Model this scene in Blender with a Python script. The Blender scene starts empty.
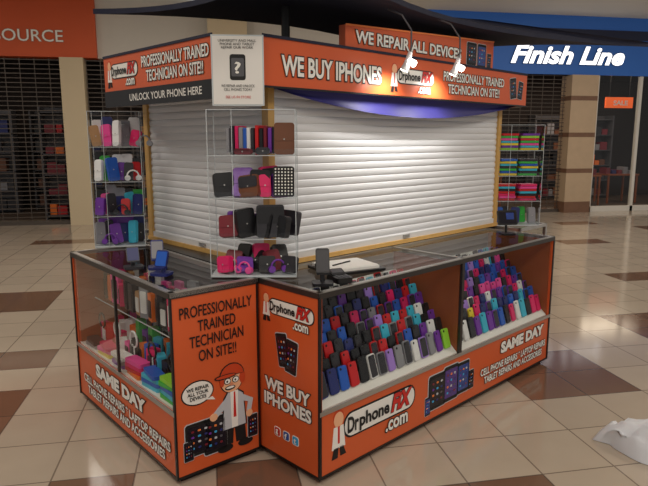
import bpy, math, random
from mathutils import Matrix, Vector
from mathutils import noise as mnoise
random.seed(11)
scene=bpy.context.scene
scene.view_settings.view_transform='Standard'
scene.view_settings.exposure=0.0

# ------------------------------------------------------------ materials
def lin(c):
    return tuple(((x/255)/12.92 if x/255<=0.04045 else ((x/255+0.055)/1.055)**2.4) for x in c)+(1,)
MATS={}
def mat(name,rgb,rough=0.5,metal=0.0,emit=0.0,noise=0.0,nscale=8.0,bump=0.0,coat=0.0,spec=0.5):
    if name in MATS: return MATS[name]
    m=bpy.data.materials.new(name); m.use_nodes=True
    nt=m.node_tree; p=nt.nodes['Principled BSDF']
    col=lin(rgb)
    p.inputs['Base Color'].default_value=col
    p.inputs['Roughness'].default_value=rough
    p.inputs['Metallic'].default_value=metal
    p.inputs['Specular IOR Level'].default_value=spec
    p.inputs['Coat Weight'].default_value=coat
    if emit>0:
        p.inputs['Emission Color'].default_value=col
        p.inputs['Emission Strength'].default_value=emit
    if noise>0 or bump>0:
        tc=nt.nodes.new('ShaderNodeTexCoord'); n=nt.nodes.new('ShaderNodeTexNoise')
        n.inputs['Scale'].default_value=nscale; n.inputs['Detail'].default_value=4
        nt.links.new(tc.outputs['Object'],n.inputs['Vector'])
        if noise>0:
            mx=nt.nodes.new('ShaderNodeMix'); mx.data_type='RGBA'
            mx.inputs[6].default_value=tuple(v*(1-noise) for v in col[:3])+(1,)
            mx.inputs[7].default_value=tuple(min(1,v*(1+noise)) for v in col[:3])+(1,)
            nt.links.new(n.outputs['Fac'],mx.inputs[0]); nt.links.new(mx.outputs[2],p.inputs['Base Color'])
        if bump>0:
            b=nt.nodes.new('ShaderNodeBump'); b.inputs['Strength'].default_value=bump; b.inputs['Distance'].default_value=0.01
            nt.links.new(n.outputs['Fac'],b.inputs['Height']); nt.links.new(b.outputs[0],p.inputs['Normal'])
    MATS[name]=m; return m
def glassmat(name,tint,base,fres,rough=0.02,k=0.7):
    m=bpy.data.materials.new(name); m.use_nodes=True; nt=m.node_tree; nt.nodes.clear()
    o=nt.nodes.new('ShaderNodeOutputMaterial'); t=nt.nodes.new('ShaderNodeBsdfTransparent'); g=nt.nodes.new('ShaderNodeBsdfGlossy')
    t.inputs[0].default_value=(*tint,1); g.inputs['Roughness'].default_value=rough
    f=nt.nodes.new('ShaderNodeLayerWeight'); f.inputs['Blend'].default_value=fres
    a=nt.nodes.new('ShaderNodeMath'); a.operation='MULTIPLY_ADD'; a.inputs[1].default_value=k; a.inputs[2].default_value=base; a.use_clamp=True
    nt.links.new(f.outputs['Fresnel'],a.inputs[0])
    mx=nt.nodes.new('ShaderNodeMixShader'); nt.links.new(a.outputs[0],mx.inputs[0]); nt.links.new(t.outputs[0],mx.inputs[1]); nt.links.new(g.outputs[0],mx.inputs[2]); nt.links.new(mx.outputs[0],o.inputs[0])
    return m
ORANGE=mat('orange_laminate',(210,92,46),0.32,noise=0.05,nscale=3)
ORANGE_L=mat('orange_light',(238,130,60),0.4)
BLACK=mat('black_trim',(14,13,15),0.35)
BLACKM=mat('black_matte',(10,10,12),0.7)
WHITE=mat('white_vinyl',(238,236,230),0.45)
PAPER=mat('paper_white',(232,230,226),0.8)
INK=mat('ink_black',(12,12,14),0.6)
RED=mat('red_vinyl',(200,35,28),0.45)
ALU=mat('aluminium',(190,188,184),0.35,metal=0.85)
DALU=mat('dark_anodised_metal',(70,66,64),0.35,metal=0.7)
SHUT=mat('shutter_white',(222,223,226),0.42,noise=0.03,nscale=2)
WOOD=mat('maple_wood',(205,162,92),0.45,noise=0.15,nscale=20)
BROWNW=mat('cherry_wood',(150,78,38),0.5,noise=0.2,nscale=6)
TRAY=mat('white_tray',(225,222,216),0.5)
NAVY=mat('navy_canopy_fabric',(20,24,50),0.75,noise=0.1,nscale=15)
VIOLET=mat('violet_valance_fabric',(42,38,112),0.6,noise=0.1,nscale=6)
GLASS=glassmat('showcase_glass',(0.95,0.97,0.96),0.01,0.06,0.02,0.4)
TOPGLASS=glassmat('counter_glass',(0.88,0.92,0.90),0.06,0.22,0.03)
ACR=glassmat('acrylic_clear',(0.955,0.965,0.97),0.02,0.10)
ACRE=mat('acrylic_edge',(196,204,208),0.25)
STOREGLASS=glassmat('store_glass',(0.85,0.88,0.88),0.04,0.12)
SCREEN=mat('screen_dark',(24,22,34),0.15)
SCRBLUE=mat('screen_blue',(48,70,140),0.2)
SCRPUR=mat('screen_purple',(80,56,130),0.2)
SKIN=mat('cartoon_skin',(236,180,140),0.5)
HAIR=mat('cartoon_hair',(196,66,26),0.5)
GREY=mat('cartoon_coat_grey',(190,194,200),0.5)
GREYD=mat('grey_dark',(84,84,90),0.5)
FB=mat('icon_blue',(50,84,160),0.4); TW=mat('icon_cyan',(60,165,220),0.4)
PALR={'black':(22,22,26),'char':(45,44,50),'navy':(34,44,110),'blue':(36,92,190),'cyan':(60,180,210),'purple':(112,50,160),
 'lilac':(165,128,215),'pink':(236,78,158),'hot':(222,30,102),'red':(200,28,34),'maroon':(120,28,42),'brown':(112,68,44),
 'tan':(180,136,92),'white':(232,232,232),'grey':(140,140,146),'green':(60,180,72),'lime':(150,215,60),'yellow':(236,210,56),'orangep':(236,116,36)}
def P(k): return mat('plastic_'+k,PALR[k],0.38)

# ------------------------------------------------------------ builder
class B:
    def __init__(s,name,parent=None,mw=None,smooth=False):
        s.name=name;s.v=[];s.f=[];s.mi=[];s.mats=[];s.parent=parent;s.mw=mw;s.sm=[]
    def m(s,mt):
        if mt not in s.mats: s.mats.append(mt)
        return s.mats.index(mt)
    def add(s,vs,fs,mt,M=None,smooth=False):
        o=len(s.v); i=s.m(mt)
        for v in vs:
            v=Vector(v)
            if M is not None: v=M@v
            s.v.append(v)
        for f in fs: s.f.append([o+k for k in f]); s.mi.append(i); s.sm.append(smooth)
    def box(s,x0,x1,y0,y1,z0,z1,mt,M=None):
        vs=[(x0,y0,z0),(x1,y0,z0),(x1,y1,z0),(x0,y1,z0),(x0,y0,z1),(x1,y0,z1),(x1,y1,z1),(x0,y1,z1)]
        s.add(vs,[(0,3,2,1),(4,5,6,7),(0,1,5,4),(1,2,6,5),(2,3,7,6),(3,0,4,7)],mt,M)
    def prism(s,pts,z0,z1,mt,M=None,capmt=None):
        n=len(pts)
        vs=[(p[0],p[1],z0) for p in pts]+[(p[0],p[1],z1) for p in pts]
        s.add(vs,[tuple(range(n-1,-1,-1)),tuple(range(n,2*n))]+[(i,(i+1)%n,n+(i+1)%n,n+i) for i in range(n)],mt,M)
    def slab(s,M,w,h,t,r,mt,seg=3):
        s.prism(rrect(w,h,r,seg),0,t,mt,M)
    def cyl(s,p0,p1,r0,r1,mt,n=14,smooth=True,M0=None):
        p0=Vector(p0);p1=Vector(p1);d=(p1-p0)
        q=d.to_track_quat('Z','Y').to_matrix().to_4x4();M=Matrix.Translation(p0)@q;L=d.length
        if M0 is not None: M=M0@M
        vs=[(r0*math.cos(2*math.pi*i/n),r0*math.sin(2*math.pi*i/n),0) for i in range(n)]+[(r1*math.cos(2*math.pi*i/n),r1*math.sin(2*math.pi*i/n),L) for i in range(n)]
        s.add(vs,[(i,(i+1)%n,n+(i+1)%n,n+i) for i in range(n)],mt,M,smooth)
        s.add(vs,[tuple(range(n-1,-1,-1)),tuple(range(n,2*n))],mt,M)
    def tor(s,M,R,r,mt,n=18,m=6,a0=0,a1=360,sy=1.0):
        vs=[];fs=[]
        for i in range(n+1):
            a=math.radians(a0+(a1-a0)*i/n)
            for j in range(m):
                b=2*math.pi*j/m;q=R+r*math.cos(b)
                vs.append((q*math.cos(a),q*math.sin(a)*sy,r*math.sin(b)))
        for i in range(n):
            for j in range(m): fs.append((i*m+j,(i+1)*m+j,(i+1)*m+(j+1)%m,i*m+(j+1)%m))
        s.add(vs,fs,mt,M,True)
    def done(s):
        me=bpy.data.meshes.new(s.name); me.from_pydata([tuple(v) for v in s.v],[],s.f)
        for m in s.mats: me.materials.append(m)
        me.polygons.foreach_set('material_index',s.mi); me.polygons.foreach_set('use_smooth',s.sm); me.update()
        ob=bpy.data.objects.new(s.name,me); scene.collection.objects.link(ob)
        if s.parent is not None: ob.parent=s.parent
        elif s.mw is not None:
            ob.matrix_world=s.mw
        return ob
def rrect(w,h,r,seg=3,cx=0,cy=0):
    out=[]
    for (sx,sy,a0) in ((1,1,0),(-1,1,90),(-1,-1,180),(1,-1,270)):
        for k in range(seg+1):
            a=math.radians(a0+90*k/seg)
            out.append((cx+sx*(w/2-r)+r*math.cos(a),cy+sy*(h/2-r)+r*math.sin(a)))
    return out
def ell(cx,cy,rx,ry,n=20): return [(cx+rx*math.cos(2*math.pi*i/n),cy+ry*math.sin(2*math.pi*i/n)) for i in range(n)]
def plane(ox,oy,dx,dy,oz=0):
    l=math.hypot(dx,dy);s=Vector((dx/l,dy/l,0));u=Vector((0,0,1));n=s.cross(u)
    M=Matrix.Identity(4)
    for i in range(3): M[i][0]=s[i];M[i][1]=u[i];M[i][2]=n[i]
    M[0][3]=ox;M[1][3]=oy;M[2][3]=oz
    return M
def poly(b,M,pts,mt,layer):
    b.prism(pts,0.0002*layer,0.0007*layer+0.0005,mt,M)
TXT={}
def tmesh(s,off,shear):
    k=(s,off,shear)
    if k in TXT: return TXT[k]
    c=bpy.data.curves.new('t','FONT');c.body=s;c.size=1;c.offset=off;c.shear=shear;c.align_x='CENTER';c.space_line=0.95;c.resolution_u=3
    o=bpy.data.objects.new('t',c);scene.collection.objects.link(o);bpy.context.view_layer.update()
    dg=bpy.context.evaluated_depsgraph_get();me=o.evaluated_get(dg).to_mesh()
    vs=[tuple(v.co) for v in me.vertices];fs=[tuple(p.vertices) for p in me.polygons]
    o.evaluated_get(dg).to_mesh_clear();bpy.data.objects.remove(o);bpy.data.curves.remove(c)
    TXT[k]=(vs,fs);return TXT[k]
def text(b,M,s,x0,x1,y0,y1,mt,layer=3,bold=0.02,shear=0.0,outline=None,ow=0.05):
    vs,fs=tmesh(s,bold,shear)
    xs=[v[0] for v in vs];ys=[v[1] for v in vs]
    sx=(x1-x0)/(max(xs)-min(xs));sy=(y1-y0)/(max(ys)-min(ys))
    mx,my=min(xs),min(ys)
    def tr(v,z): return (x0+(v[0]-mx)*sx,y0+(v[1]-my)*sy,z)
    if outline:
        v2,f2=tmesh(s,bold+ow,shear)
        b.add([tr(v,0.0007*layer+0.0008) for v in v2],f2,outline,M)
    b.add([tr(v,0.0007*layer+0.0018) for v in vs],fs,mt,M)
def logo(b,M,x0,x1,y0,y1,layer=2):
    w=x1-x0;h=y1-y0
    poly(b,M,ell(x0+.09*w,y0+.80*h,.05*w,.16*h),SKIN,layer+1)
    poly(b,M,ell(x0+.09*w,y0+.86*h,.055*w,.14*h),HAIR,layer)
    poly(b,M,[(x0+.02*w,y0+.2*h),(x0+.16*w,y0+.2*h),(x0+.14*w,y0+.66*h),(x0+.04*w,y0+.66*h)],WHITE,layer+1)
    poly(b,M,[(x0+.08*w,y0+.3*h),(x0+.10*w,y0+.3*h),(x0+.10*w,y0+.66*h),(x0+.08*w,y0+.66*h)],RED,layer+2)
    poly(b,M,[(x0+.02*w,y0),(x0+.08*w,y0),(x0+.09*w,y0+.22*h),(x0+.04*w,y0+.22*h)],INK,layer+1)
    poly(b,M,[(x0+.11*w,y0+.02*h),(x0+.17*w,y0+.02*h),(x0+.14*w,y0+.22*h),(x0+.10*w,y0+.22*h)],INK,layer+1)
    poly(b,M,rrect(w*.86,h*.56,h*.25,5,x0+.57*w,y0+.58*h),INK,layer)
    poly(b,M,rrect(w*.83,h*.48,h*.22,5,x0+.57*w,y0+.58*h),WHITE,layer+2)
    text(b,M,'Dr',x0+.18*w,x0+.3*w,y0+.42*h,y0+.76*h,INK,layer+5,0.03)
    text(b,M,'phone',x0+.31*w,x0+.66*w,y0+.36*h,y0+.74*h,INK,layer+5,0.03)
    text(b,M,'FiX',x0+.68*w,x0+.95*w,y0+.42*h,y0+.82*h,RED,layer+5,0.05,0.3,outline=INK,ow=0.03)
    text(b,M,'.com',x0+.62*w,x0+.9*w,y0+.02*h,y0+.26*h,WHITE,layer+3,0.03,outline=INK)
def device(b,M,cx,cy,w,h,scr,layer=3,ang=0):
    R=M@Matrix.Translation((cx,cy,0))@Matrix.Rotation(math.radians(ang),4,'Z')
    poly(b,R,rrect(w*1.06,h*1.05,w*.12,3),GREY,layer)
    poly(b,R,rrect(w,h,w*.1,3),INK,layer+1)
    poly(b,R,rrect(w*.84,h*.8,w*.02,1),scr,layer+2)
    for i in range(3):
        for j in range(4):
            poly(b,R,rrect(w*.11,h*.06,w*.02,1,(i-1)*w*.24,(j-1.5)*h*.17),[TW,GREYD,ORANGE_L,P('navy'),P('purple'),GREY,P('maroon')][(i*3+j*2)%7],layer+3)

# ------------------------------------------------------------ frames
KROT=math.radians(33)
K=Matrix.Translation((0.484,2.61,0))@Matrix.Rotation(KROT,4,'Z')
def top(name,lx=0,ly=0,lz=0,rot=0,world=False):
    e=bpy.data.objects.new(name,None);e.empty_display_size=.2;scene.collection.objects.link(e)
    L=Matrix.Translation((lx,ly,lz))@Matrix.Rotation(math.radians(rot),4,'Z')
    e.matrix_world=L if world else K@L
    return e

# ============================================================ KIOSK
kiosk=top('mall_kiosk')
body=B('body',kiosk)
BX0,BX1,BY0,BY1=.18,2.50,.57,1.90
body.box(BX0,BX1,BY0,BY1,0.0,.965,BLACKM)
body.box(BX0+.03,BX1-.03,BY0+.03,BY1-.03,.965,1.93,BLACKM)
body.prism([(0.004,.565),(.076,1.79),(.178,1.79),(.178,.565)],0,.945,BLACKM)
body.prism([(0.004,.56),(.076,1.79),(.179,1.79),(.179,.56)],.945,.965,DALU)
body.box(BX0-.01,BX1+.01,BY0-.02,BY0+.03,.965,.99,WOOD)
body.box(BX0-.02,BX0+.03,BY0,BY1,.965,.99,WOOD)
for (x,y) in ((BX0,BY0),(BX1-.02,BY0),(BX0,BY1-.04)):
    body.box(x-.012,x+.03,y-.012,y+.04,.985,1.93,WOOD)
body.done()
def shutter(name,M,w,z0,z1):
    b=B(name,kiosk);n=int(round((z1-z0)/.043));p=(z1-z0)/n
    prof=[]
    for i in range(n):
        z=z0+i*p
        prof+=[(0.002,z),(0.006,z+.12*p),(0.0085,z+.35*p),(0.0088,z+.6*p),(0.0062,z+.85*p),(0.0025,z+.97*p)]
    prof.append((0.002,z1))
    vs=[];fs=[]
    for (d,z) in prof: vs+=[(0,z,d),(w,z,d)]
    for i in range(len(prof)-1): fs.append((2*i,2*i+1,2*i+3,2*i+2))
    b.add(vs,fs,SHUT,M)
    b.box(0,w,z0-.0,z0+.035,.0,.018,mat('shutter_bottom_bar',(214,214,214),0.4),M)
    b.box(w*.5-.03,w*.5+.03,z0+.01,z0+.03,.018,.03,ALU,M)
    b.done()
shutter('rolling_shutter_front',plane(BX0+.02,BY0+.012,1,0),BX1-BX0-.04,.99,1.91)
shutter('rolling_shutter_side',plane(BX0+.012,BY1-.04,0,-1),BY1-BY0-.06,.99,1.91)
shutter('rolling_shutter_back',plane(BX1-.02,BY1,-1,0),BX1-BX0-.04,.99,1.91)
shutter('rolling_shutter_end',plane(BX1-.01,BY0+.02,0,1),BY1-BY0-.04,.99,1.91)
ring=[(-.13,1.8),(-.13,.6),(.05,.45),(2.67,.45),(2.83,.6),(2.83,1.8),(2.67,1.96),(.05,1.96)]
fa=B('fascia',kiosk)
FZ0,FZ1=1.905,2.145
inner=[(p[0]+(1.36-p[0])*.04,p[1]+(1.2-p[1])*.06) for p in ring]
for i in range(8):
    j=(i+1)%8
    a,b_,c,d=ring[i],ring[j],inner[j],inner[i]
    vs=[(a[0],a[1],FZ0),(b_[0],b_[1],FZ0),(c[0],c[1],FZ0),(d[0],d[1],FZ0)]
    vs+=[(p[0],p[1],FZ1) for p in (a,b_,c,d)]
    fa.add(vs,[(0,1,5,4),(3,7,6,2)],ORANGE); fa.add(vs,[(0,3,2,1),(4,5,6,7)],BLACK)
fa.prism(inner,1.925,1.935,BLACKM); fa.prism(inner,2.11,2.12,BLACKM)
PL=plane(-.13,1.8,0,-1); PR=plane(.05,.45,1,0)
fa.box(0,2.62,FZ0-.004,FZ0+.006,0,.004,BLACK,PR); fa.box(0,2.62,FZ1-.006,FZ1+.008,0,.006,NAVY,PR)
fa.box(0,1.2,FZ1-.006,FZ1+.008,0,.006,NAVY,PL)
fa.box(0,1.2,1.845,1.94,-.01,.004,BLACK,PL)
text(fa,PL,'UNLOCK YOUR PHONE HERE',.33,1.1,1.872,1.912,WHITE,5,0.01)
logo(fa,PL,.04,.44,1.96,2.12)
text(fa,PL,'PROFESSIONALLY TRAINED\nTECHNICIAN ON SITE!!',.49,1.17,1.97,2.11,WHITE,4,0.02,outline=INK)
text(fa,PR,'WE BUY IPHONES',.12,.88,1.965,2.065,WHITE,4,0.03,outline=INK)
logo(fa,PR,.96,1.40,1.93,2.10)
text(fa,PR,'PROFESSIONALLY TRAINED\nTECHNICIAN ON SITE!!',1.50,2.27,1.95,2.09,WHITE,4,0.02,outline=INK)
device(fa,PR,2.41,2.03,.09,.15,SCREEN,3,8); device(fa,PR,2.52,2.02,.07,.13,SCREEN,3,-8)
us=B('upper_sign',kiosk)
PU=plane(.68,.5,1,0)
us.prism([(0,FZ1),(1.56,FZ1),(1.56,2.35),(0,2.28)],-.05,0,ORANGE,PU)
us.prism([(0,2.275),(1.56,2.345),(1.56,2.355),(0,2.285)],0,.004,ORANGE_L,PU)
text(us,PU,'WE REPAIR ALL DEVICES',.08,1.14,2.19,2.26,WHITE,4,0.03,outline=INK)
device(us,PU,1.27,2.24,.12,.15,SCREEN,3,0);device(us,PU,1.40,2.235,.11,.16,SCRBLUE,3,0);device(us,PU,1.50,2.21,.05,.1,SCREEN,3,0)
us.done(); fa.done()
va=B('valance',kiosk);N=28;vs=[];fs=[]
for i in range(N+1):
    s=i/N;u=.1+s*2.48;dz=.13*math.sin(math.pi*s)**.8
    for k in range(4):
        q=k/3; vs.append((u,.47+.03*math.sin(q*3.1),1.915-dz*q))
for i in range(N):
    for k in range(3): a=i*4+k;fs.append((a,a+1,a+5,a+4))
va.add(vs,fs,VIOLET,smooth=True);va.done()
cp=B('canopy',kiosk)
def arc(p,q,mid,n=14):
    out=[]
    for i in range(n):
        t=i/n;c=(2*mid[0]-(p[0]+q[0])/2,2*mid[1]-(p[1]+q[1])/2)
        out.append(((1-t)**2*p[0]+2*t*(1-t)*c[0]+t*t*q[0],(1-t)**2*p[1]+2*t*(1-t)*c[1]+t*t*q[1]))
    return out
cA=(-.35,-.25);cB=(3.7,-.16);cC=(3.2,2.3);cD=(-.2,1.75)
out=arc(cA,cB,(1.6,.40))+arc(cB,cC,(2.6,.95))+arc(cC,cD,(1.4,1.25))+arc(cD,cA,(.12,.9))
n=len(out)
cen=(1.4,.8)
zt=2.39
vs=[(p[0],p[1],zt) for p in out]+[(p[0],p[1],zt+.03) for p in out]+[(cen[0]+(p[0]-cen[0])*.3,cen[1]+(p[1]-cen[1])*.3,zt+.10) for p in out]
fs=[(i,(i+1)%n,n+(i+1)%n,n+i) for i in range(n)]+[(n+i,n+(i+1)%n,2*n+(i+1)%n,2*n+i) for i in range(n)]+[tuple(range(n-1,-1,-1)),tuple(range(2*n,3*n))]
cp.add(vs,fs,NAVY)
for (x,y) in ((.5,.8),(2.2,.8),(1.35,1.0)): cp.cyl((x,y,2.11),(x,y,2.4),.025,.025,BLACK)
cp.done()
# lamps
LAMPM=mat('lamp_glow',(255,250,240),0.4,emit=16)
LAMPH=mat('lamp_housing',(215,215,218),0.35)
for nm,(u,v,z) in (('a',(.95,.26,2.05)),('b',(1.43,.26,2.06))):
    e=top('spot_lamp',u,v,z)
    b=B('lamp',e)
    pts=[Vector((0,.16,.335)),Vector((0,.06,.29)),Vector((0,-.01,.20)),Vector((0,-.012,.12)),Vector((0,0,.04))]
    for i in range(4): b.cyl(pts[i],pts[i+1],.005,.005,GREYD,8)
    b.cyl((0,-.008,.085),(0,.018,.015),.012,.020,LAMPH); b.cyl((0,.018,.015),(0,.032,-.01),.020,.026,LAMPH)
    b.cyl((0,.0325,-.011),(0,.034,-.014),.022,.022,LAMPM); b.cyl((0,-.004,.035),(0,-.036,.015),.014,.019,LAMPM)
    b.done()
    L=bpy.data.lights.new('spot_lamp_light','SPOT');L.energy=13;L.spot_size=math.radians(125);L.spot_blend=.9;L.shadow_soft_size=.03;L.color=(1,.96,.9)
    lo=bpy.data.objects.new('bulb',L);scene.collection.objects.link(lo);lo.parent=e
    lo.location=(0,.04,-.025);lo.rotation_euler=(math.radians(38),0,0)
# acrylic paper sign on chamfer
sg=top('paper_sign_holder')
b=B('sign',sg);PS=plane(-.145,.585,.18,-.15)
b.box(-.005,.245,1.81,2.14,.005,.010,ACRE,PS)
b.box(.002,.238,1.817,2.133,.0102,.0115,PAPER,PS)
text(b,PS,'UNIVERSITY AND MALL\nPHONE AND TABLET\nREPAIR OUR WORK',.03,.21,2.075,2.118,INK,18,0.0)
poly(b,PS,rrect(.075,.12,.012,3,.12,1.99),INK,18);poly(b,PS,rrect(.06,.085,.004,1,.12,1.99),GREYD,19)
text(b,PS,'?',.105,.135,1.96,2.015,WHITE,22,0.02)
text(b,PS,'WE REPAIR AND UNLOCK\nCELL PHONES TODAY',.04,.20,1.88,1.91,INK,18,0.0)
text(b,PS,'SEE US IN STORE',.06,.18,1.845,1.857,RED,18,0.0)
b.done()

# ============================================================ DISPLAY CASES
def phone_case(b,M,w,h,k,hole=True):
    b.slab(M,w,h,.010,.012,P(k))
    if hole:
        b.slab(M@Matrix.Translation((0,0,.010)),w*.86,h*.9,.001,.009,P(random.choice([k,k,k,'char'])))
        b.prism(ell(-w*.22,h*.38,.007,.007,8),.010,.0125,INK,M)
rc=top('glass_display_case')
LX=2.35;LY=.55;ZB=.365;ZT=.96
c=B('cabinet',rc)
c.box(.03,LX-.03,.03,LY-.01,0,.03,BLACKM)
c.box(.0,LX,.0,LY,.03,ZB,ORANGE)
c.box(.0,.02,.0,LY,ZB,ZT-.025,ORANGE); c.box(LX-.02,LX,0,LY,ZB,ZT-.025,ORANGE)
c.box(.021,.028,.015,LY-.03,ZB,ZT-.03,BROWNW)
c.box(1.165,1.185,.015,LY-.03,ZB,ZT-.03,BROWNW); c.box(LX-.03,LX-.021,.015,LY-.03,ZB,ZT-.03,BROWNW)
c.box(.02,LX-.02,LY-.03,LY,ZB,ZT-.025,mat('case_back_panel',(120,104,92),0.6))
PF=plane(0,0,1,0)
c.box(0,LX,.03,.042,0,.003,BLACK,PF)
c.box(-.004,.012,.03,ZT-.02,-.004,.006,BLACK,PF)
c.box(LX-.012,LX+.004,.03,ZT-.02,-.004,.006,BLACK,PF)
c.box(0,LX,ZB-.01,ZB+.012,0,.007,ALU,PF)
c.box(0,LX,ZT-.03,ZT-.004,-.02,.007,DALU,PF)
c.box(1.163,1.187,ZB,ZT-.03,-.01,.006,DALU,PF)
for (x0,x1,y0,y1) in ((0,LX,0,.022),(0,LX,LY-.022,LY),(0,.022,0,LY),(LX-.022,LX,0,LY),(1.164,1.186,0,LY)):
    c.box(x0,x1,y0-.004*(y0==0),y1,ZT-.024,ZT+.001,ALU)
PE=plane(0,.45,0,-1)
c.box(-.1,.45,.03,.042,0,.003,BLACK,PE);c.box(-.1,.45,ZT-.03,ZT-.004,-.01,.004,DALU,PE)
logo(c,PE,.03,.42,.745,.895)
for cx,cy,a in ((.19,.62,10),(.255,.60,-6)):
    device(c,PE,cx,cy,.085,.17,SCREEN,3,a)
text(c,PE,'WE BUY\nIPHONES',.04,.40,.30,.45,WHITE,4,0.04,outline=INK)
for cx,cm,ch in ((.14,RED,'g'),(.21,FB,'f'),(.28,TW,'t')):
    poly(c,PE,rrect(.05,.05,.012,3,cx,.17),WHITE,2);poly(c,PE,rrect(.042,.042,.01,3,cx,.17),cm,3)
    text(c,PE,ch,cx-.01,cx+.01,.155,.185,WHITE,6,.03)
logo(c,PF,.07,.74,.10,.35)
for cx,cy,w,h,s in ((.95,.20,.17,.21,SCREEN),(1.09,.21,.15,.22,SCRPUR),(1.22,.21,.13,.20,SCRBLUE),(.86,.13,.05,.11,SCRBLUE),(1.31,.17,.06,.12,SCREEN)):
    device(c,PF,cx,cy,w,h,s,3)
text(c,PF,'SAME DAY',1.66,2.26,.245,.325,WHITE,4,0.06,outline=INK)
text(c,PF,'CELL PHONE REPAIRS * LAPTOP REPAIRS\nTABLET REPAIRS AND ACCESSORIES',1.42,2.30,.09,.20,WHITE,4,0.03,outline=INK)
for (a0,a1) in ((.03,1.163),(1.188,LX-.032)):
    c.add([(a0,.012,ZB+.012),(a1,.012,ZB+.012),(a1,.50,.82),(a0,.50,.82),(a0,.012,ZB),(a1,.012,ZB),(a1,.50,.805),(a0,.50,.805)],[(0,1,2,3),(4,7,6,5),(0,4,5,1),(2,6,7,3)],TRAY)
c.done()
g=B('glass_panes',rc)
for (a0,a1) in ((.02,1.163),(1.187,LX-.02)):
    g.add([(a0,.004,ZB+.012),(a1,.004,ZB+.012),(a1,.004,ZT-.03),(a0,.004,ZT-.03)],[(0,1,2,3)],GLASS)
    g.add([(a0,.022,ZT-.004),(a1,.022,ZT-.004),(a1,LY-.022,ZT-.004),(a0,LY-.022,ZT-.004)],[(0,1,2,3)],TOPGLASS)
g.done()
def tray_cases(parent_name,a0,a1,colf,rows=5,pitch=.072):
    b=B(parent_name,None,K)
    for r in range(rows):
        q=(r+.12)/(rows+.2)
        y=.040+q*.40; z=ZB+.014+(.82-ZB-.012)*((y-.012)/.488)
        n=int((a1-a0)/pitch)
        for i in range(n):
            x=a0+.035+i*(a1-a0-.06)/(n-1)
            w=.062+random.uniform(-.003,.004);h=.122+random.uniform(-.006,.012)
            M=Matrix.Translation((x,y,z+.002))@Matrix.Rotation(math.radians(4+random.uniform(-5,5)),4,'Z')@Matrix.Rotation(math.radians(74),4,'X')@Matrix.Translation((0,h/2,0))
            phone_case(b,M,w,h,colf(r,(x-a0)/(a1-a0)))
            b.box(x-.02,x+.02,y+.004,y+.018,z,z+.03,TRAY)
    return b.done()
def col1(r,s):
    if s<.12: return random.choice(['red','hot','red','brown']) if r>4 else random.choice(['blue','black','char','navy'])
    if r==0 and s>.35: return random.choice(['red','purple','lilac','white','grey','white','lilac','lime','purple','red','yellow'])
    if s<.42: return random.choice(['black','black','char','navy','black','red','blue'])
    return random.choice(['black','blue','red','navy','purple','black','grey','white','hot','lilac','red','black','cyan','purple'])
tray_cases('phone_case_assortment',.04,1.13,col1,8)
def col2(r,s):
    if s<.3: return random.choice(['purple','lilac','white','black','lime','yellow','white','purple'])
    return random.choice(['purple','lilac','pink','cyan','black','navy','blue','black','hot','blue','purple','white'])
tray_cases('phone_case_assortment',1.21,2.29,col2,8)

# ---- left case
lc=top('glass_display_case',-.49,.47,0,-3.5)
W=.48;D=1.35
c=B('cabinet',lc)
c.box(.03,W-.01,.03,D-.03,0,.03,BLACKM)
c.box(0,W,0,D,.03,ZB,ORANGE)
c.box(0,W,0,.02,ZB,ZT-.025,ORANGE);c.box(0,W,D-.02,D,ZB,ZT-.025,ORANGE)
c.box(.02,W-.02,.021,.027,ZB,ZT-.03,BROWNW);c.box(.02,W-.02,D-.028,D-.021,ZB,ZT-.03,BROWNW)
c.box(W-.02,W,.02,D-.02,ZB,ZT-.025,mat('case_back_dark',(50,38,34),0.6))
PLF=plane(0,D,0,-1);PLE=plane(0,0,1,0)
c.box(0,D,.03,.042,0,.003,BLACK,PLF);c.box(0,D,ZB-.01,ZB+.012,-.0,.007,ALU,PLF);c.box(0,D,ZT-.03,ZT-.004,-.02,.007,DALU,PLF)
c.box(-.004,.012,.03,ZT-.02,-.004,.006,BLACK,PLF);c.box(D-.012,D+.004,.03,ZT-.02,-.004,.005,BLACK,PLF)
c.box(D*.5-.008,D*.5+.008,ZB+.01,ZT-.03,-.01,.003,DALU,PLF)
c.box(0,W,.03,.042,0,.003,BLACK,PLE);c.box(0,W,ZT-.03,ZT-.004,-.01,.004,DALU,PLE);c.box(W-.012,W,.03,ZT-.02,0,.004,BLACK,PLE)
for (x0,x1,y0,y1) in ((0,W,0,.022),(0,W,D-.022,D),(0,.022,0,D),(W-.022,W,0,D)):
    c.box(x0-.004*(x0==0),x1,y0-.004*(y0==0),y1,ZT-.024,ZT+.001,ALU)
c.box(.015,W-.02,.02,D-.02,ZB,ZB+.012,TRAY)
c.box(.118,.122,.03,D-.03,.650,.655,ACRE)
text(c,PLF,'SAME DAY',.32,1.02,.245,.325,WHITE,4,0.06,outline=INK)
text(c,PLF,'CELL PHONE REPAIRS * LAPTOP REPAIRS\nTABLET REPAIRS AND ACCESSORIES',.10,1.29,.085,.205,WHITE,4,0.03,outline=INK)
text(c,PLE,'PROFESSIONALLY\nTRAINED\nTECHNICIAN\nON SITE!!',.04,.44,.60,.88,INK,4,0.01)
def mp(pts,mt,l): poly(c,PLE,pts,mt,l)
mx=.32
mp([(mx-.07,.12),(mx-.01,.12),(mx-.0,.24),(mx+.01,.12),(mx+.07,.12),(mx+.06,.27),(mx-.05,.27)],INK,3)
mp(ell(mx-.055,.105,.045,.02),INK,4);mp(ell(mx+.065,.105,.045,.02),INK,4)
mp([(mx-.075,.2),(mx+.075,.2),(mx+.06,.38),(mx+.02,.41),(mx-.03,.41),(mx-.06,.37)],INK,4)
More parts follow.
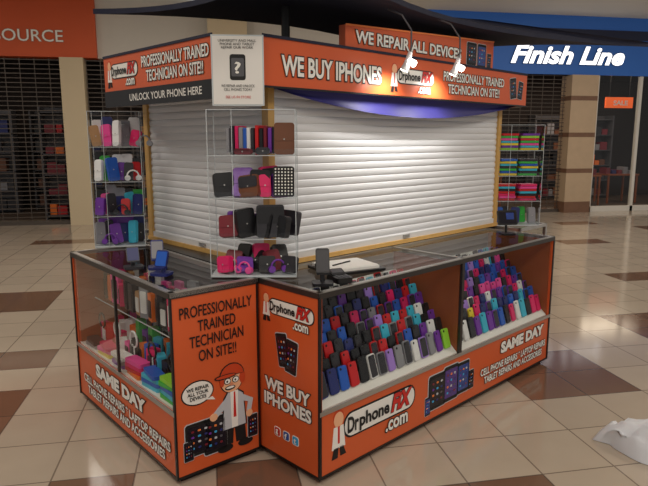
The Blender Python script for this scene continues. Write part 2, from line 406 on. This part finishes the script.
mp([(mx-.068,.205),(mx+.068,.205),(mx+.054,.375),(mx+.02,.40),(mx-.03,.40),(mx-.054,.365)],GREY,5)
mp([(mx-.015,.205),(mx+.02,.205),(mx+.025,.40),(mx-.02,.40)],WHITE,6);mp([(mx-.005,.26),(mx+.012,.26),(mx+.008,.395),(mx-.0,.395)],RED,7)
mp([(mx-.05,.37),(mx-.12,.31),(mx-.10,.285),(mx-.045,.325)],GREY,6);mp(ell(mx-.118,.293,.022,.02),SKIN,7)
mp([(mx+.05,.37),(mx+.115,.33),(mx+.10,.26),(mx+.075,.27),(mx+.085,.32),(mx+.045,.335)],GREY,6);mp(ell(mx+.09,.255,.02,.02),SKIN,7)
mp(ell(mx-.01,.458,.066,.064),INK,5);mp(ell(mx-.01,.455,.060,.058),SKIN,6)
# side hair, cap crown and brim
mp(ell(mx+.052,.462,.018,.032),HAIR,7);mp(ell(mx-.066,.462,.013,.026),HAIR,7)
mp([(mx-.078,.482)]+[(mx-.008+.072*math.cos(math.radians(a)),.484+.066*math.sin(math.radians(a))) for a in range(180,-1,-20)][::1],INK,7)
mp([(mx-.008+.066*math.cos(math.radians(a)),.487+.058*math.sin(math.radians(a))) for a in range(0,181,15)],HAIR,8)
mp(ell(mx-.045,.487,.062,.013),INK,9);mp(ell(mx-.045,.488,.056,.008),HAIR,10)
for ex in (-.035,.012):
    mp(ell(mx+ex,.460,.020,.017),INK,9);mp(ell(mx+ex,.460,.016,.013),WHITE,10);mp(ell(mx+ex-.003,.459,.005,.006),INK,11)
mp(ell(mx-.02,.423,.03,.012),INK,8);mp(ell(mx-.02,.425,.024,.006),WHITE,9)
mp(ell(mx-.012,.440,.010,.008),mat('cartoon_nose',(214,140,104),.5),9)
device(c,PLE,.12,.21,.15,.17,SCREEN,3,0);device(c,PLE,.21,.20,.13,.19,SCREEN,3,0);device(c,PLE,.06,.16,.05,.1,SCREEN,5,0);device(c,PLE,.43,.18,.06,.12,SCREEN,5,0)
mp(ell(.12,.445,.088,.062,26),INK,3);mp(ell(.12,.445,.082,.056,26),WHITE,4);mp([(.16,.40),(.2,.405),(.215,.385)],WHITE,4)
text(c,PLE,'WE REPAIR\nALL YOUR\nDEVICES',.06,.18,.412,.478,INK,6,0.02)
c.done()
g=B('glass_panes',lc)
g.add([(.004,.02,ZB+.012),(.004,D-.02,ZB+.012),(.004,D-.02,ZT-.03),(.004,.02,ZT-.03)],[(0,1,2,3)],GLASS)
g.add([(.022,.022,ZT-.004),(W-.022,.022,ZT-.004),(W-.022,D-.022,ZT-.004),(.022,D-.022,ZT-.004)],[(0,1,2,3)],TOPGLASS)
g.add([(.12,.03,.652),(W-.02,.03,.652),(W-.02,D-.03,.652),(.12,D-.03,.652)],[(0,1,2,3)],ACR)
g.done()
it=B('accessory_assortment',None,K@Matrix.Translation((-.49,.47,0))@Matrix.Rotation(math.radians(-3.5),4,'Z'))
def pack(b,x,y,z,w,d,h,k,rot=0,lean=0):
    M=Matrix.Translation((x,y,z))@Matrix.Rotation(math.radians(rot),4,'Z')@Matrix.Rotation(math.radians(lean),4,'X')
    M2=M@Matrix.Rotation(math.radians(90),4,'X')@Matrix.Translation((0,h/2,-d/2))
    b.slab(M2,w,h,d,min(w,h)*.12,P(k))
    b.slab(M2@Matrix.Translation((0,-h*.05,d)),w*.7,h*.62,.004,min(w,h)*.1,P(random.choice([k,k,'white','black','char'])))
cols=['pink','hot','pink','green','white','cyan','orangep','purple','grey','blue','white','tan','red']
near=['pink','hot','hot','cyan','char','white','pink','orangep','purple','red','blue','green','black']
for j in range(15):
    y=.075+j*.084
    for r,x in enumerate((.14,.24,.35)):
        k=random.choice(near)
        pack(it,x+random.uniform(-.015,.015),y,ZB+.013,random.uniform(.06,.08),random.uniform(.03,.05),random.uniform(.09,.16)+.04*r,k,rot=-90+random.uniform(-20,20))
for j in range(15):
    y=.075+j*.084
    for x in (.17,.27,.38):
        pack(it,x,y,.657,.07,random.uniform(.02,.035),random.uniform(.13,.22),random.choice(['char','white','char','tan','pink','hot','black','red','grey','brown','orangep','black']),rot=-90+random.uniform(-20,20))
for j,kk in enumerate((('green','cyan','blue','green','lime'),('cyan','blue','cyan','blue'),('orangep','red','hot','pink'),('purple','grey','white'),('yellow','pink','hot'),('grey','char'))):
    for i,k in enumerate(kk):
        it.slab(Matrix.Translation((.062,.14+j*.21,ZB+.013+i*.022))@Matrix.Rotation(random.uniform(-.15,.15),4,'Z'),.07,.17,.02,.015,P(k))
for j in range(5):
    it.tor(Matrix.Translation((.105,.22+j*.24,ZB+.17))@Matrix.Rotation(math.pi/2,4,'Y'),.045,.006,P(random.choice(['white','pink','lime','black'])),16,6,20,340)
    it.cyl((.105,.22+j*.24,ZB+.013),(.105,.22+j*.24,ZB+.13),.004,.004,P('white'),6)
it.done()
def plain_case(name,x0,x1,y0,y1):
    e=top(name);c=B('cabinet',e)
    c.box(x0+.03,x1-.03,y0+.03,y1-.03,0,.03,BLACKM)
    c.box(x0,x1,y0,y1,.03,ZB,ORANGE)
    for (px,py) in ((x0,y0),(x1-.025,y0),(x0,y1-.025),(x1-.025,y1-.025)): c.box(px,px+.025,py,py+.025,ZB,ZT-.024,ALU)
    c.box(x0,x1,y0,y1,ZB,ZB+.01,TRAY)
    for (a,b_,d,f) in ((x0,x1,y0,y0+.022),(x0,x1,y1-.022,y1),(x0,x0+.022,y0,y1),(x1-.022,x1,y0,y1)): c.box(a,b_,d,f,ZT-.024,ZT+.001,ALU)
    for i in range(int((x1-x0)/.12)):
        for j in range(int((y1-y0)/.12)):
            pack(c,x0+.07+i*.115,y0+.07+j*.11,ZB+.01,.07,.03,random.uniform(.12,.25),random.choice(cols))
    c.done()
    g=B('glass_panes',e)
    g.add([(x0+.01,y0+.01,ZT-.004),(x1-.01,y0+.01,ZT-.004),(x1-.01,y1-.01,ZT-.004),(x0+.01,y1-.01,ZT-.004)],[(0,1,2,3)],TOPGLASS)
    q=[(x0+.01,y0+.01),(x1-.01,y0+.01),(x1-.01,y1-.01),(x0+.01,y1-.01)]
    for i in range(4):
        a,b_=q[i],q[(i+1)%4]
        g.add([(a[0],a[1],ZB),(b_[0],b_[1],ZB),(b_[0],b_[1],ZT-.02),(a[0],a[1],ZT-.02)],[(0,1,2,3)],GLASS)
    g.done()
plain_case('glass_display_case',-.02,2.35,1.905,2.36)
plain_case('glass_display_case',2.51,2.96,.35,1.70)

# ============================================================ RACKS
def rack(cx,cy,rot,w,d,h,shelves,fill):
    e=top('acrylic_display_rack',cx,cy,ZT+.002,rot)
    b=B('frame',e)
    b.box(-w/2,w/2,0,d,0,.010,ACRE)
    def pane(p,q,z0=.012,z1=h):
        b.add([(p[0],p[1],z0),(q[0],q[1],z0),(q[0],q[1],z1),(p[0],p[1],z1)],[(0,1,2,3)],ACR)
    pane((-w/2,0),(-w/2,d));pane((w/2,0),(w/2,d));pane((-w/2,d),(w/2,d))
    for (x,y) in ((-w/2,0),(w/2,0),(-w/2,d),(w/2,d)): b.box(x-.0018,x+.0018,y-.0018,y+.0018,0,h,ACRE)
    b.box(-w*.22-.0015,-w*.22+.0015,0,.003,0,h,ACRE)
    for z in shelves+[h]:
        b.add([(-w/2,0,z),(w/2,0,z),(w/2,d,z),(-w/2,d,z)],[(0,1,2,3)],ACR)
        b.box(-w/2,w/2,-.001,.002,z-.002,z+.0015,ACRE)
        b.box(w/2-.002,w/2+.001,0,d,z-.002,z+.0015,ACRE)
    for z in [0.012]+shelves:
        b.box(-w/2,w/2,-.0005,.0005,z,z+.03,ACR)
    b.done()
    f=B('phone_pouch_assortment',None,K@Matrix.Translation((cx,cy,ZT+.002))@Matrix.Rotation(math.radians(rot),4,'Z'))
    fill(f,w,d,[.012]+shelves); f.done()
def pouch(b,x,y,z,w,h,t,k,lean,rot,trim=None,roll=0):
    M=Matrix.Translation((x,y,z+.004))@Matrix.Rotation(math.radians(rot),4,'Z')@Matrix.Rotation(math.radians(90-lean),4,'X')@Matrix.Translation((0,h/2,-t/2))@Matrix.Rotation(math.radians(roll),4,'Z')
    b.slab(M,w,h,t,.014,P(k))
    b.slab(M@Matrix.Translation((0,h*.18,t)),w*.96,h*.5,.003,.012,P(trim or k))
    b.prism(ell(0,-h*.02,.004,.004,8),t,t+.004,ALU,M)
def headset(b,x,y,z,k,R=.04,rot=0):
    M=Matrix.Translation((x,y,z+R*1.0))@Matrix.Rotation(math.radians(rot),4,'Z')@Matrix.Rotation(math.radians(82),4,'X')
    b.tor(M,R,.005,P(k),16,6,-20,200)
    for s in (-1,1): b.cyl((s*R*.96,-R*.35,-.012),(s*R*.96,-R*.35,.012),.018,.018,P(k),12,True,M)
R_=random.uniform
def fill_center(b,w,d,zs):
    for i,k in enumerate(['hot','maroon','black','purple','black','hot','black','maroon','black','char']):
        pouch(b,-w*.36+i*w*.085,d*.22+(i%3)*.045,zs[0],.085,.085+.05*((i*7)%3)/2,.03,k,R_(5,40),R_(-50,50),roll=R_(-12,12))
    headset(b,-w*.30,.05,zs[0],'hot');headset(b,w*.28,.04,zs[0],'purple',.035,20);headset(b,-w*.12,.03,zs[0],'pink',.03,-20)
    for i,k in enumerate(['maroon','purple','black','purple','black','red','black','char']):
        pouch(b,-w*.30+i*w*.10,d*.25+(i%2)*.07,zs[1],.10,.11+.035*(i%3)/2,.04,k,R_(0,25),R_(-45,35),'purple' if i==1 else None,R_(-8,8))
    pouch(b,w*.20,.035,zs[1],.14,.165,.02,'char',6,12,'black')
    for i,k in enumerate(['black','maroon','purple','hot','black','hot','purple']):
        pouch(b,-w*.34+i*w*.105,d*.25+(i%2)*.07,zs[2],.10,.12+.03*(i%3)/2,.032,k,R_(0,24),R_(-45,35),'black' if i%2 else None,R_(-10,10))
    pouch(b,-w*.05,.03,zs[2],.11,.11,.03,'brown',10,-25,'char',8);pouch(b,w*.14,.035,zs[2],.06,.12,.02,'hot',8,15)
    M=Matrix.Translation((w*.36,.025,zs[2]+.006))@Matrix.Rotation(math.radians(84),4,'X')@Matrix.Translation((0,.075,0))
    b.slab(M,.105,.15,.012,.012,INK)
    for i in range(6):
        for j in range(9):
            b.prism(ell(-.040+i*.016,-.062+j*.0155,.0045,.0045,6),.012,.0135,WHITE,M)
    x=-w*.24
    for k in ['grey','char','hot','grey','blue','white','char','red','black','maroon','purple','black']:
        t=R_(.014,.020)
        M=Matrix.Translation((x,.10,zs[3]+.004))@Matrix.Rotation(math.radians(72+R_(-5,5)),4,'Z')@Matrix.Rotation(math.radians(90),4,'X')@Matrix.Translation((0,.07,-t/2))
        b.slab(M,.11,.13+R_(-.015,.015),t,.006,P(k)); x+=.0205
    pouch(b,w*.37,.035,zs[3],.10,.155,.015,'brown',4,0)
    pouch(b,w*.12,.03,zs[3],.07,.035,.03,'char',4,10);pouch(b,-w*.1,.03,zs[3],.09,.03,.03,'maroon',4,-10)
def fill_left(b,w,d,zs):
    for zi,ks in enumerate((['grey','char','purple','navy','cyan','char'],['purple','pink','char','navy','red','cyan','navy'],['white','green','blue','purple','char','red'],['tan','pink','white','grey','hot'])):
        for i,k in enumerate(ks):
            pouch(b,-w*.38+i*w*.76/(len(ks)-1),d*.25+(i%2)*.06,zs[zi],R_(.05,.075),R_(.10,.17),.022,k,R_(2,16),R_(-45,45),roll=R_(-8,8))
        for i in range(5):
            pouch(b,-w*.36+i*w*.18,d*.72,zs[zi],.07,R_(.14,.19),.02,random.choice(['char','green','grey','purple','navy','white','black']),4,R_(-15,15))
        headset(b,-w*.2+.08*zi,.025,zs[zi],['purple','black','white','grey'][zi],.036,R_(-20,20))
def fill_right(b,w,d,zs):
    for zi,ks in enumerate((['blue','char','navy','green','grey'],['red','pink','hot','red','black','cyan'],['yellow','blue','green','char','cyan'],['lime','purple','yellow','cyan','pink','green','red'])):
        if zi in (1,2,3):
            for s in range(2):
                for i in range(7):
                    b.slab(Matrix.Translation((-w*.24+s*w*.46,d*.4,zs[zi]+.004+i*.019))@Matrix.Rotation(R_(-.2,.2),4,'Z'),w*.4,d*.6,.016,.012,P(ks[(i+s*2)%len(ks)]))
        else:
            for i,k in enumerate(ks):
                pouch(b,-w*.38+i*w*.76/(len(ks)-1),d*.3+(i%2)*.05,zs[zi],.07,.13,.022,k,8,R_(-25,25))
rack(-.025,.452,-44,.43,.19,.83,[.195,.40,.61],fill_center)
rack(-.115,1.745,-30,.31,.22,.86,[.20,.42,.64],fill_left)
rack(2.615,.44,-44,.36,.20,.80,[.2,.4,.6],fill_right)

# ============================================================ small counter items
def at(lx,ly,lz,rot): return K@Matrix.Translation((lx,ly,lz))@Matrix.Rotation(math.radians(rot),4,'Z')
ZC=ZT+.0015
b=B('clipboard',None,at(.46,.27,ZC,-16))
b.slab(Matrix.Identity(4),.34,.27,.014,.012,BLACK)
b.slab(Matrix.Translation((-.005,0,.014)),.29,.225,.014,.003,PAPER)
b.slab(Matrix.Translation((.005,.005,.028))@Matrix.Rotation(.05,4,'Z'),.265,.205,.002,.002,PAPER)
b.slab(Matrix.Translation((-.155,0,.014)),.022,.11,.022,.008,DALU); b.cyl((-.10,-.03,.034),(.04,.03,.034),.004,.004,INK,8)
b.done()
def holder(name,lx,ly,rot,k,k2,h=.17):
    b=B(name,None,at(lx,ly,ZC,rot))
    b.slab(Matrix.Identity(4),.10,.09,.014,.02,P(k))
    b.cyl((0,.015,.012),(0,.03,h*.55),.012,.009,P(k),10)
    M=Matrix.Translation((0,.0,h*.35))@Matrix.Rotation(math.radians(68),4,'X')@Matrix.Translation((0,h*.28,0))
    b.slab(M,.066,h*.7,.012,.01,P(k)); b.slab(M@Matrix.Translation((0,0,.012)),.058,h*.58,.002,.004,P(k2))
    b.box(-.03,.03,-.03,.0,h*.30,h*.34,P(k))
    b.done()
holder('phone_holder',.12,.10,-40,'black','char',.18)
b=B('card_terminal',None,at(.235,.10,ZC,-20))
b.slab(Matrix.Identity(4),.085,.14,.028,.015,BLACK)
M=Matrix.Translation((0,.035,.028))@Matrix.Rotation(math.radians(18),4,'X')
b.slab(M,.075,.06,.014,.008,BLACK);b.slab(M@Matrix.Translation((0,.005,.014)),.06,.035,.001,.003,GREYD)
for i in range(3):
    for j in range(4): b.slab(Matrix.Translation(((i-1)*.022,-.055+j*.015,.028)),.015,.009,.003,.002,GREYD,1)
b.done()
holder('phone_holder',-.33,.83,-60,'navy','blue',.13)
holder('phone_holder',-.27,.98,-30,'navy','grey',.16)
holder('phone_holder',-.36,1.08,-20,'char','navy',.12)
b=B('tablet_stand',None,at(2.16,.27,ZC,-35))
b.slab(Matrix.Identity(4),.11,.09,.012,.02,BLACK);b.cyl((0,.02,.01),(0,.03,.13),.009,.009,BLACK,10)
M=Matrix.Translation((0,0,.075))@Matrix.Rotation(math.radians(70),4,'X')@Matrix.Translation((0,.05,0))
b.slab(M,.15,.11,.01,.01,BLACK);b.slab(M@Matrix.Translation((0,0,.01)),.13,.09,.001,.002,SCREEN)
b.slab(M@Matrix.Translation((.02,.01,.0112)),.06,.05,.001,.002,SCRBLUE)
b.done()

# ============================================================ FLOOR
T=.4;OX=0.0;OY=.1
def floormat(name,c1,c2,grout,rough):
    m=bpy.data.materials.new(name);m.use_nodes=True;nt=m.node_tree;p=nt.nodes['Principled BSDF']
    N=nt.nodes.new;L=nt.links.new
    tc=N('ShaderNodeTexCoord')
    mp_=N('ShaderNodeMapping');mp_.inputs['Scale'].default_value=(1/T,1/T,1/T);mp_.inputs['Location'].default_value=(-OX/T,-OY/T,0)
    L(tc.outputs['Object'],mp_.inputs['Vector'])
    fl=N('ShaderNodeVectorMath');fl.operation='FLOOR';L(mp_.outputs[0],fl.inputs[0])
    wn=N('ShaderNodeTexWhiteNoise');wn.noise_dimensions='3D';L(fl.outputs[0],wn.inputs['Vector'])
    no=N('ShaderNodeTexNoise');no.inputs['Scale'].default_value=5;no.inputs['Detail'].default_value=5;L(tc.outputs['Object'],no.inputs['Vector'])
    ad=N('ShaderNodeMath');ad.operation='ADD';L(wn.outputs['Value'],ad.inputs[0]);L(no.outputs['Fac'],ad.inputs[1])
    hf=N('ShaderNodeMath');hf.operation='MULTIPLY';hf.inputs[1].default_value=.5;L(ad.outputs[0],hf.inputs[0])
    mx=N('ShaderNodeMix');mx.data_type='RGBA';mx.inputs[6].default_value=lin(c1);mx.inputs[7].default_value=lin(c2);L(hf.outputs[0],mx.inputs[0])
    fr=N('ShaderNodeVectorMath');fr.operation='FRACTION';L(mp_.outputs[0],fr.inputs[0])
    sp=N('ShaderNodeSeparateXYZ');L(fr.outputs[0],sp.inputs[0])
    def edge(o):
        a=N('ShaderNodeMath');a.operation='SUBTRACT';a.inputs[1].default_value=.5;L(o,a.inputs[0])
        b=N('ShaderNodeMath');b.operation='ABSOLUTE';L(a.outputs[0],b.inputs[0])
        c=N('ShaderNodeMath');c.operation='GREATER_THAN';c.inputs[1].default_value=.489;L(b.outputs[0],c.inputs[0]);return c.outputs[0]
    mm=N('ShaderNodeMath');mm.operation='MAXIMUM';L(edge(sp.outputs[0]),mm.inputs[0]);L(edge(sp.outputs[1]),mm.inputs[1])
    m2=N('ShaderNodeMix');m2.data_type='RGBA';L(mm.outputs[0],m2.inputs[0]);L(mx.outputs[2],m2.inputs[6]);m2.inputs[7].default_value=lin(grout)
    L(m2.outputs[2],p.inputs['Base Color']);p.inputs['Roughness'].default_value=rough;p.inputs['Specular IOR Level'].default_value=.65
    return m
FB1=floormat('floor_beige_tile',(170,156,140),(188,174,156),(126,112,100),.11)
FB2=floormat('floor_brown_tile',(108,82,66),(126,96,78),(82,68,60),.11)
blocks=[(-2.4,-1.2,3.5,4.3),(-2.8,-1.2,4.7,5.1),(-.8,-.4,2.3,3.1),(0,.4,2.3,3.1),(.8,1.6,1.9,2.7),(2.0,2.8,3.5,4.3),(3.6,4.4,4.3,5.1),(4.8,5.6,5.9,6.7),
 (-2.4,-1.6,6.3,7.1),(-.8,0,5.1,5.9),(-3.6,-2.8,7.5,8.3),(-2.8,-1.6,9.9,10.7),(5.6,6.4,8.3,9.1),(6.8,7.6,10.3,11.1),(4.0,4.8,7.9,8.7),(3.2,4.0,9.9,10.7),(2.4,3.2,1.9,2.7),(-2.8,-2,2.3,3.1),(8,8.8,9.1,9.9),(7.2,8,6.7,7.5),(-.8,.0,8.7,9.5)]
fb=B('floor')
nx,ny=66,44
for i in range(nx):
    for j in range(ny):
        x0=-12+i*T;y0=-4.3+j*T
        cx,cy=x0+T/2,y0+T/2
        br=any(a<cx<b_ and c_<cy<d for (a,b_,c_,d) in blocks)
        fb.add([(x0,y0,0),(x0+T,y0,0),(x0+T,y0+T,0),(x0,y0+T,0)],[(0,1,2,3)],FB2 if br else FB1)
fb.done()

# ============================================================ MALL SHELL
CREAM=mat('wall_cream',(200,184,154),0.7,noise=0.04,nscale=2)
MALLW=mat('bulkhead_white',(200,196,188),0.8,noise=0.03)
STORG=mat('storefront_orange',(200,84,40),0.6,noise=0.04,nscale=2)
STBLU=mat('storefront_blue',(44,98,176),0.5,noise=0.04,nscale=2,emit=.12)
STNAV=mat('storefront_navy',(22,30,62),0.5)
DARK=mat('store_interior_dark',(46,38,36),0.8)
CEIL=mat('ceiling_white',(224,222,214),0.85)
HW=12.4;CZ=4.3
def bx(name,x0,x1,y0,y1,z0,z1,m_):
    b=B(name);b.box(x0,x1,y0,y1,z0,z1,m_);return b.done()
bx('ceiling',-12,14.4,-4.3,HW,CZ,CZ+.1,CEIL)
b=B('wall_back')
b.box(-12,-1.97,HW,HW+.3,3.17,CZ,STORG)
b.box(-1.97,4.6,HW+.1,HW+.35,3.17,CZ,MALLW)
b.box(4.6,14.4,HW,HW+.3,3.17,3.82,STBLU);b.box(4.6,14.4,HW-.03,HW+.3,3.82,4.02,STNAV);b.box(4.6,14.4,HW,HW+.3,4.02,CZ,STBLU)
b.done()
bx('trim_2',4.6,14.4,HW,HW+.05,3.06,3.17,STBLU)
bx('pillar_1',-2.64,-2.22,HW-.05,HW+.3,0,3.165,CREAM)
bx('pillar_2',.1,.85,HW-.25,HW-.0,0,CZ,CREAM)
bx('pillar_3',4.4,5.0,HW-.05,HW+.0,0,3.165,CREAM)
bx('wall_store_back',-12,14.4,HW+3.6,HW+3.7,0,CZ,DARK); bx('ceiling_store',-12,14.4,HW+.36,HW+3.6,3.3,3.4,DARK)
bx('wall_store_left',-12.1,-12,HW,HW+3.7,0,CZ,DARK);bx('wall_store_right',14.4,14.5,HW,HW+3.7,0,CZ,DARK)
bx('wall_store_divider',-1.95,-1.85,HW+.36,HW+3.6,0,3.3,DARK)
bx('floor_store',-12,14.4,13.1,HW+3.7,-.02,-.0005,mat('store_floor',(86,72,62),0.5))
b=B('store_sign_letters');M=plane(0,HW-.001,1,0)
text(b,M,'SOURCE',-3.75,-2.55,3.44,3.65,WHITE,20,0.0,outline=mat('sign_side',(150,140,130),.5),ow=.02);b.done()
b=B('store_sign_letters');SG=mat('sign_glow_white',(245,248,255),.4,emit=1.5)
text(b,M,'Finish Line',6.50,9.25,3.27,3.66,SG,30,0.035,0.3,outline=STNAV,ow=.02);b.done()
b=B('trim_1')
for i,(z0,z1) in enumerate(((0,.25),(.25,.9),(.9,1.0),(1.0,1.7),(1.7,1.8),(1.8,2.5),(2.5,2.6),(2.6,3.05))):
    b.box(7.95,8.6,HW-.1,HW+.3,z0,z1,mat('stone_brown',(120,88,68),.5,noise=.2) if i%2==0 else mat('stone_beige',(188,164,136),.5,noise=.1,nscale=6))
b.done()
GR=mat('grille_metal',(92,84,78),0.45,metal=.6)
def grille(name,x0,x1,z1):
    b=B(name);z=.06
    while z<z1-.02: b.box(x0,x1,HW+.10,HW+.112,z,z+.014,GR);z+=.085
    x=x0
    while x<x1-.02: b.box(x,x+.012,HW+.095,HW+.10,0,z1,GR);x+=.26
    b.box(x0,x1,HW+.08,HW+.13,0,.07,GR);b.done()
grille('security_grille',-6.5,-2.66,3.16);grille('security_grille',-2.20,.1,3.16);grille('security_grille',5.02,7.93,3.16)
b=B('window_1')
MUL=mat('mullion_white',(216,212,204),.4)
for xx in (8.62,9.72,10.9,12.1): b.box(xx,xx+.07,HW,HW+.08,0,3.05,MUL)
b.box(8.62,14.3,HW,HW+.08,0,.12,MUL)
b.add([(8.62,HW+.04,.1),(14.3,HW+.04,.1),(14.3,HW+.04,3.05),(8.62,HW+.04,3.05)],[(0,1,2,3)],STOREGLASS);b.done()
def shelving(name,x0,x1,y,colset,h=2.3):
    e=top(name,x0,y,0,0,world=True);w=x1-x0
    b=B('shelf_frame',e)
    b.box(0,.04,0,.4,0,h,GREYD);b.box(w-.04,w,0,.4,0,h,GREYD);b.box(0,w,.36,.4,0,h,GREYD)
    n=6
    for i in range(n):
        z=.1+i*(h-.2)/(n-1);b.box(0,w,0,.4,z-.02,z,GREYD)
        if i<n-1:
            x=.08
            while x<w-.2:
                ww=random.uniform(.1,.22);hh=random.uniform(.12,.3)
                b.slab(Matrix.Translation((x+ww/2,.08,z))@Matrix.Rotation(math.pi/2,4,'X')@Matrix.Translation((0,hh/2,-.2)),ww,hh,.2,.01,P(random.choice(colset)));x+=ww+.02
    b.done()
shelving('store_shelving',-6.4,-4.2,14.6,['char','grey','navy','char','black','brown','brown'])
shelving('store_shelving',-3.3,-2.75,13.2,['red','orangep','red','maroon','maroon'])
shelving('store_shelving',-4.0,-2.0,15.2,['char','grey','navy','char','black','brown','brown'])
shelving('store_shelving',5.3,7.6,15.0,['char','grey','maroon','red','black','brown','tan'])
shelving('store_shelving',8.8,11.2,15.2,['char','brown','orangep','maroon','black','brown','grey'])
shelving('store_shelving',-1.6,.6,14.8,['brown','tan','char','orangep'])
b=B('hanging_shop_sign')
b.box(9.75,10.5,HW+1.2,HW+1.25,2.42,2.68,mat('sign_orange_glow',(230,96,40),.5,emit=.6));text(b,plane(9.75,HW+1.2,1,0),'SALE',.2,.6,2.48,2.6,WHITE,10,.03)
b.cyl((9.85,HW+1.22,2.67),(9.85,HW+1.22,3.3),.01,.01,BLACK,6);b.cyl((10.4,HW+1.22,2.67),(10.4,HW+1.22,3.3),.01,.01,BLACK,6);b.done()
for (xx,yy) in ((8.9,13.6),(6.3,13.8),(10.2,13.9)):
    e=top('display_table',xx,yy,0,0,world=True);b=B('table',e)
    b.box(0,.9,0,.6,.72,.76,BROWNW)
    for (a,c_) in ((.02,.02),(.84,.02),(.02,.54),(.84,.54)): b.box(a,a+.04,c_,c_+.04,0,.72,BROWNW)
    for i in range(5): b.slab(Matrix.Translation((.1+i*.17,.3,.76)),.13,.3,random.uniform(.06,.25),.02,P(random.choice(['grey','orangep','navy','char','maroon'])))
    b.done()

# crumpled white plastic bag at right
b=B('plastic_bag');n=20;vs=[];fs=[]
for i in range(n+1):
    for j in range(n+1):
        s=i/n*2-1;t=j/n*2-1
        ed=max(0,(1-s*s))**.45*max(0,(1-t*t))**.5
        q=mnoise.noise(Vector((s*2.0,t*2.0,1.7)))
        r2=mnoise.noise(Vector((s*5,t*5,4.2)))
        vs.append((s*.33*(1-.35*t*t)+.04*q,t*.15*(1-.6*s*s*(s<0))+.02*q,.003+.17*ed*(1+.6*q+.35*r2)))
for i in range(n):
    for j in range(n): a=i*(n+1)+j;fs.append((a,a+n+1,a+n+2,a+1))
b.add(vs,fs,mat('white_plastic_film',(216,218,224),.3),smooth=True);b.mw=Matrix.Translation((2.32,2.54,0))@Matrix.Rotation(math.radians(-45),4,'Z');b.done()

# ============================================================ LIGHTS
def area(x,y,z,sx,sy,e,col=(1,.915,.81),rot=(0,0,0)):
    L=bpy.data.lights.new('ceiling_light','AREA');L.shape='RECTANGLE';L.size=sx;L.size_y=sy;L.energy=e;L.color=col
    o=bpy.data.objects.new('ceiling_light',L);scene.collection.objects.link(o);o.location=(x,y,z);o.rotation_euler=rot
for (x,y,e) in ((-1.5,0,62),(2.5,0,58),(-3,4.2,58),(5.6,3.4,68),(-1,8.5,68),(4,8.8,78),(8.5,8.5,78),(1.2,-1.5,58),(-5.5,8.5,46)):
    area(x,y,CZ-.02,1.2,1.2,e)
area(9.6,13.8,3.28,3,1,45,(1,.8,.6));area(-4,14.0,3.28,3,1,8,(1,.8,.6));area(6.4,14.2,3.28,2,1,12,(1,.75,.55));area(-.6,14,3.28,1,1,10,(1,.7,.45))
w=bpy.data.worlds.new('World');scene.world=w;w.use_nodes=True
w.node_tree.nodes['Background'].inputs[0].default_value=(.95,.93,.91,1);w.node_tree.nodes['Background'].inputs[1].default_value=.38

cam=bpy.data.cameras.new('Camera');cam.lens=600*36/648;cam.sensor_width=36;cam.clip_end=100
co=bpy.data.objects.new('Camera',cam);scene.collection.objects.link(co);co.location=(0,0,1.65)
co.rotation_euler=(math.radians(90-9.8),0,math.radians(-11))
scene.camera=co
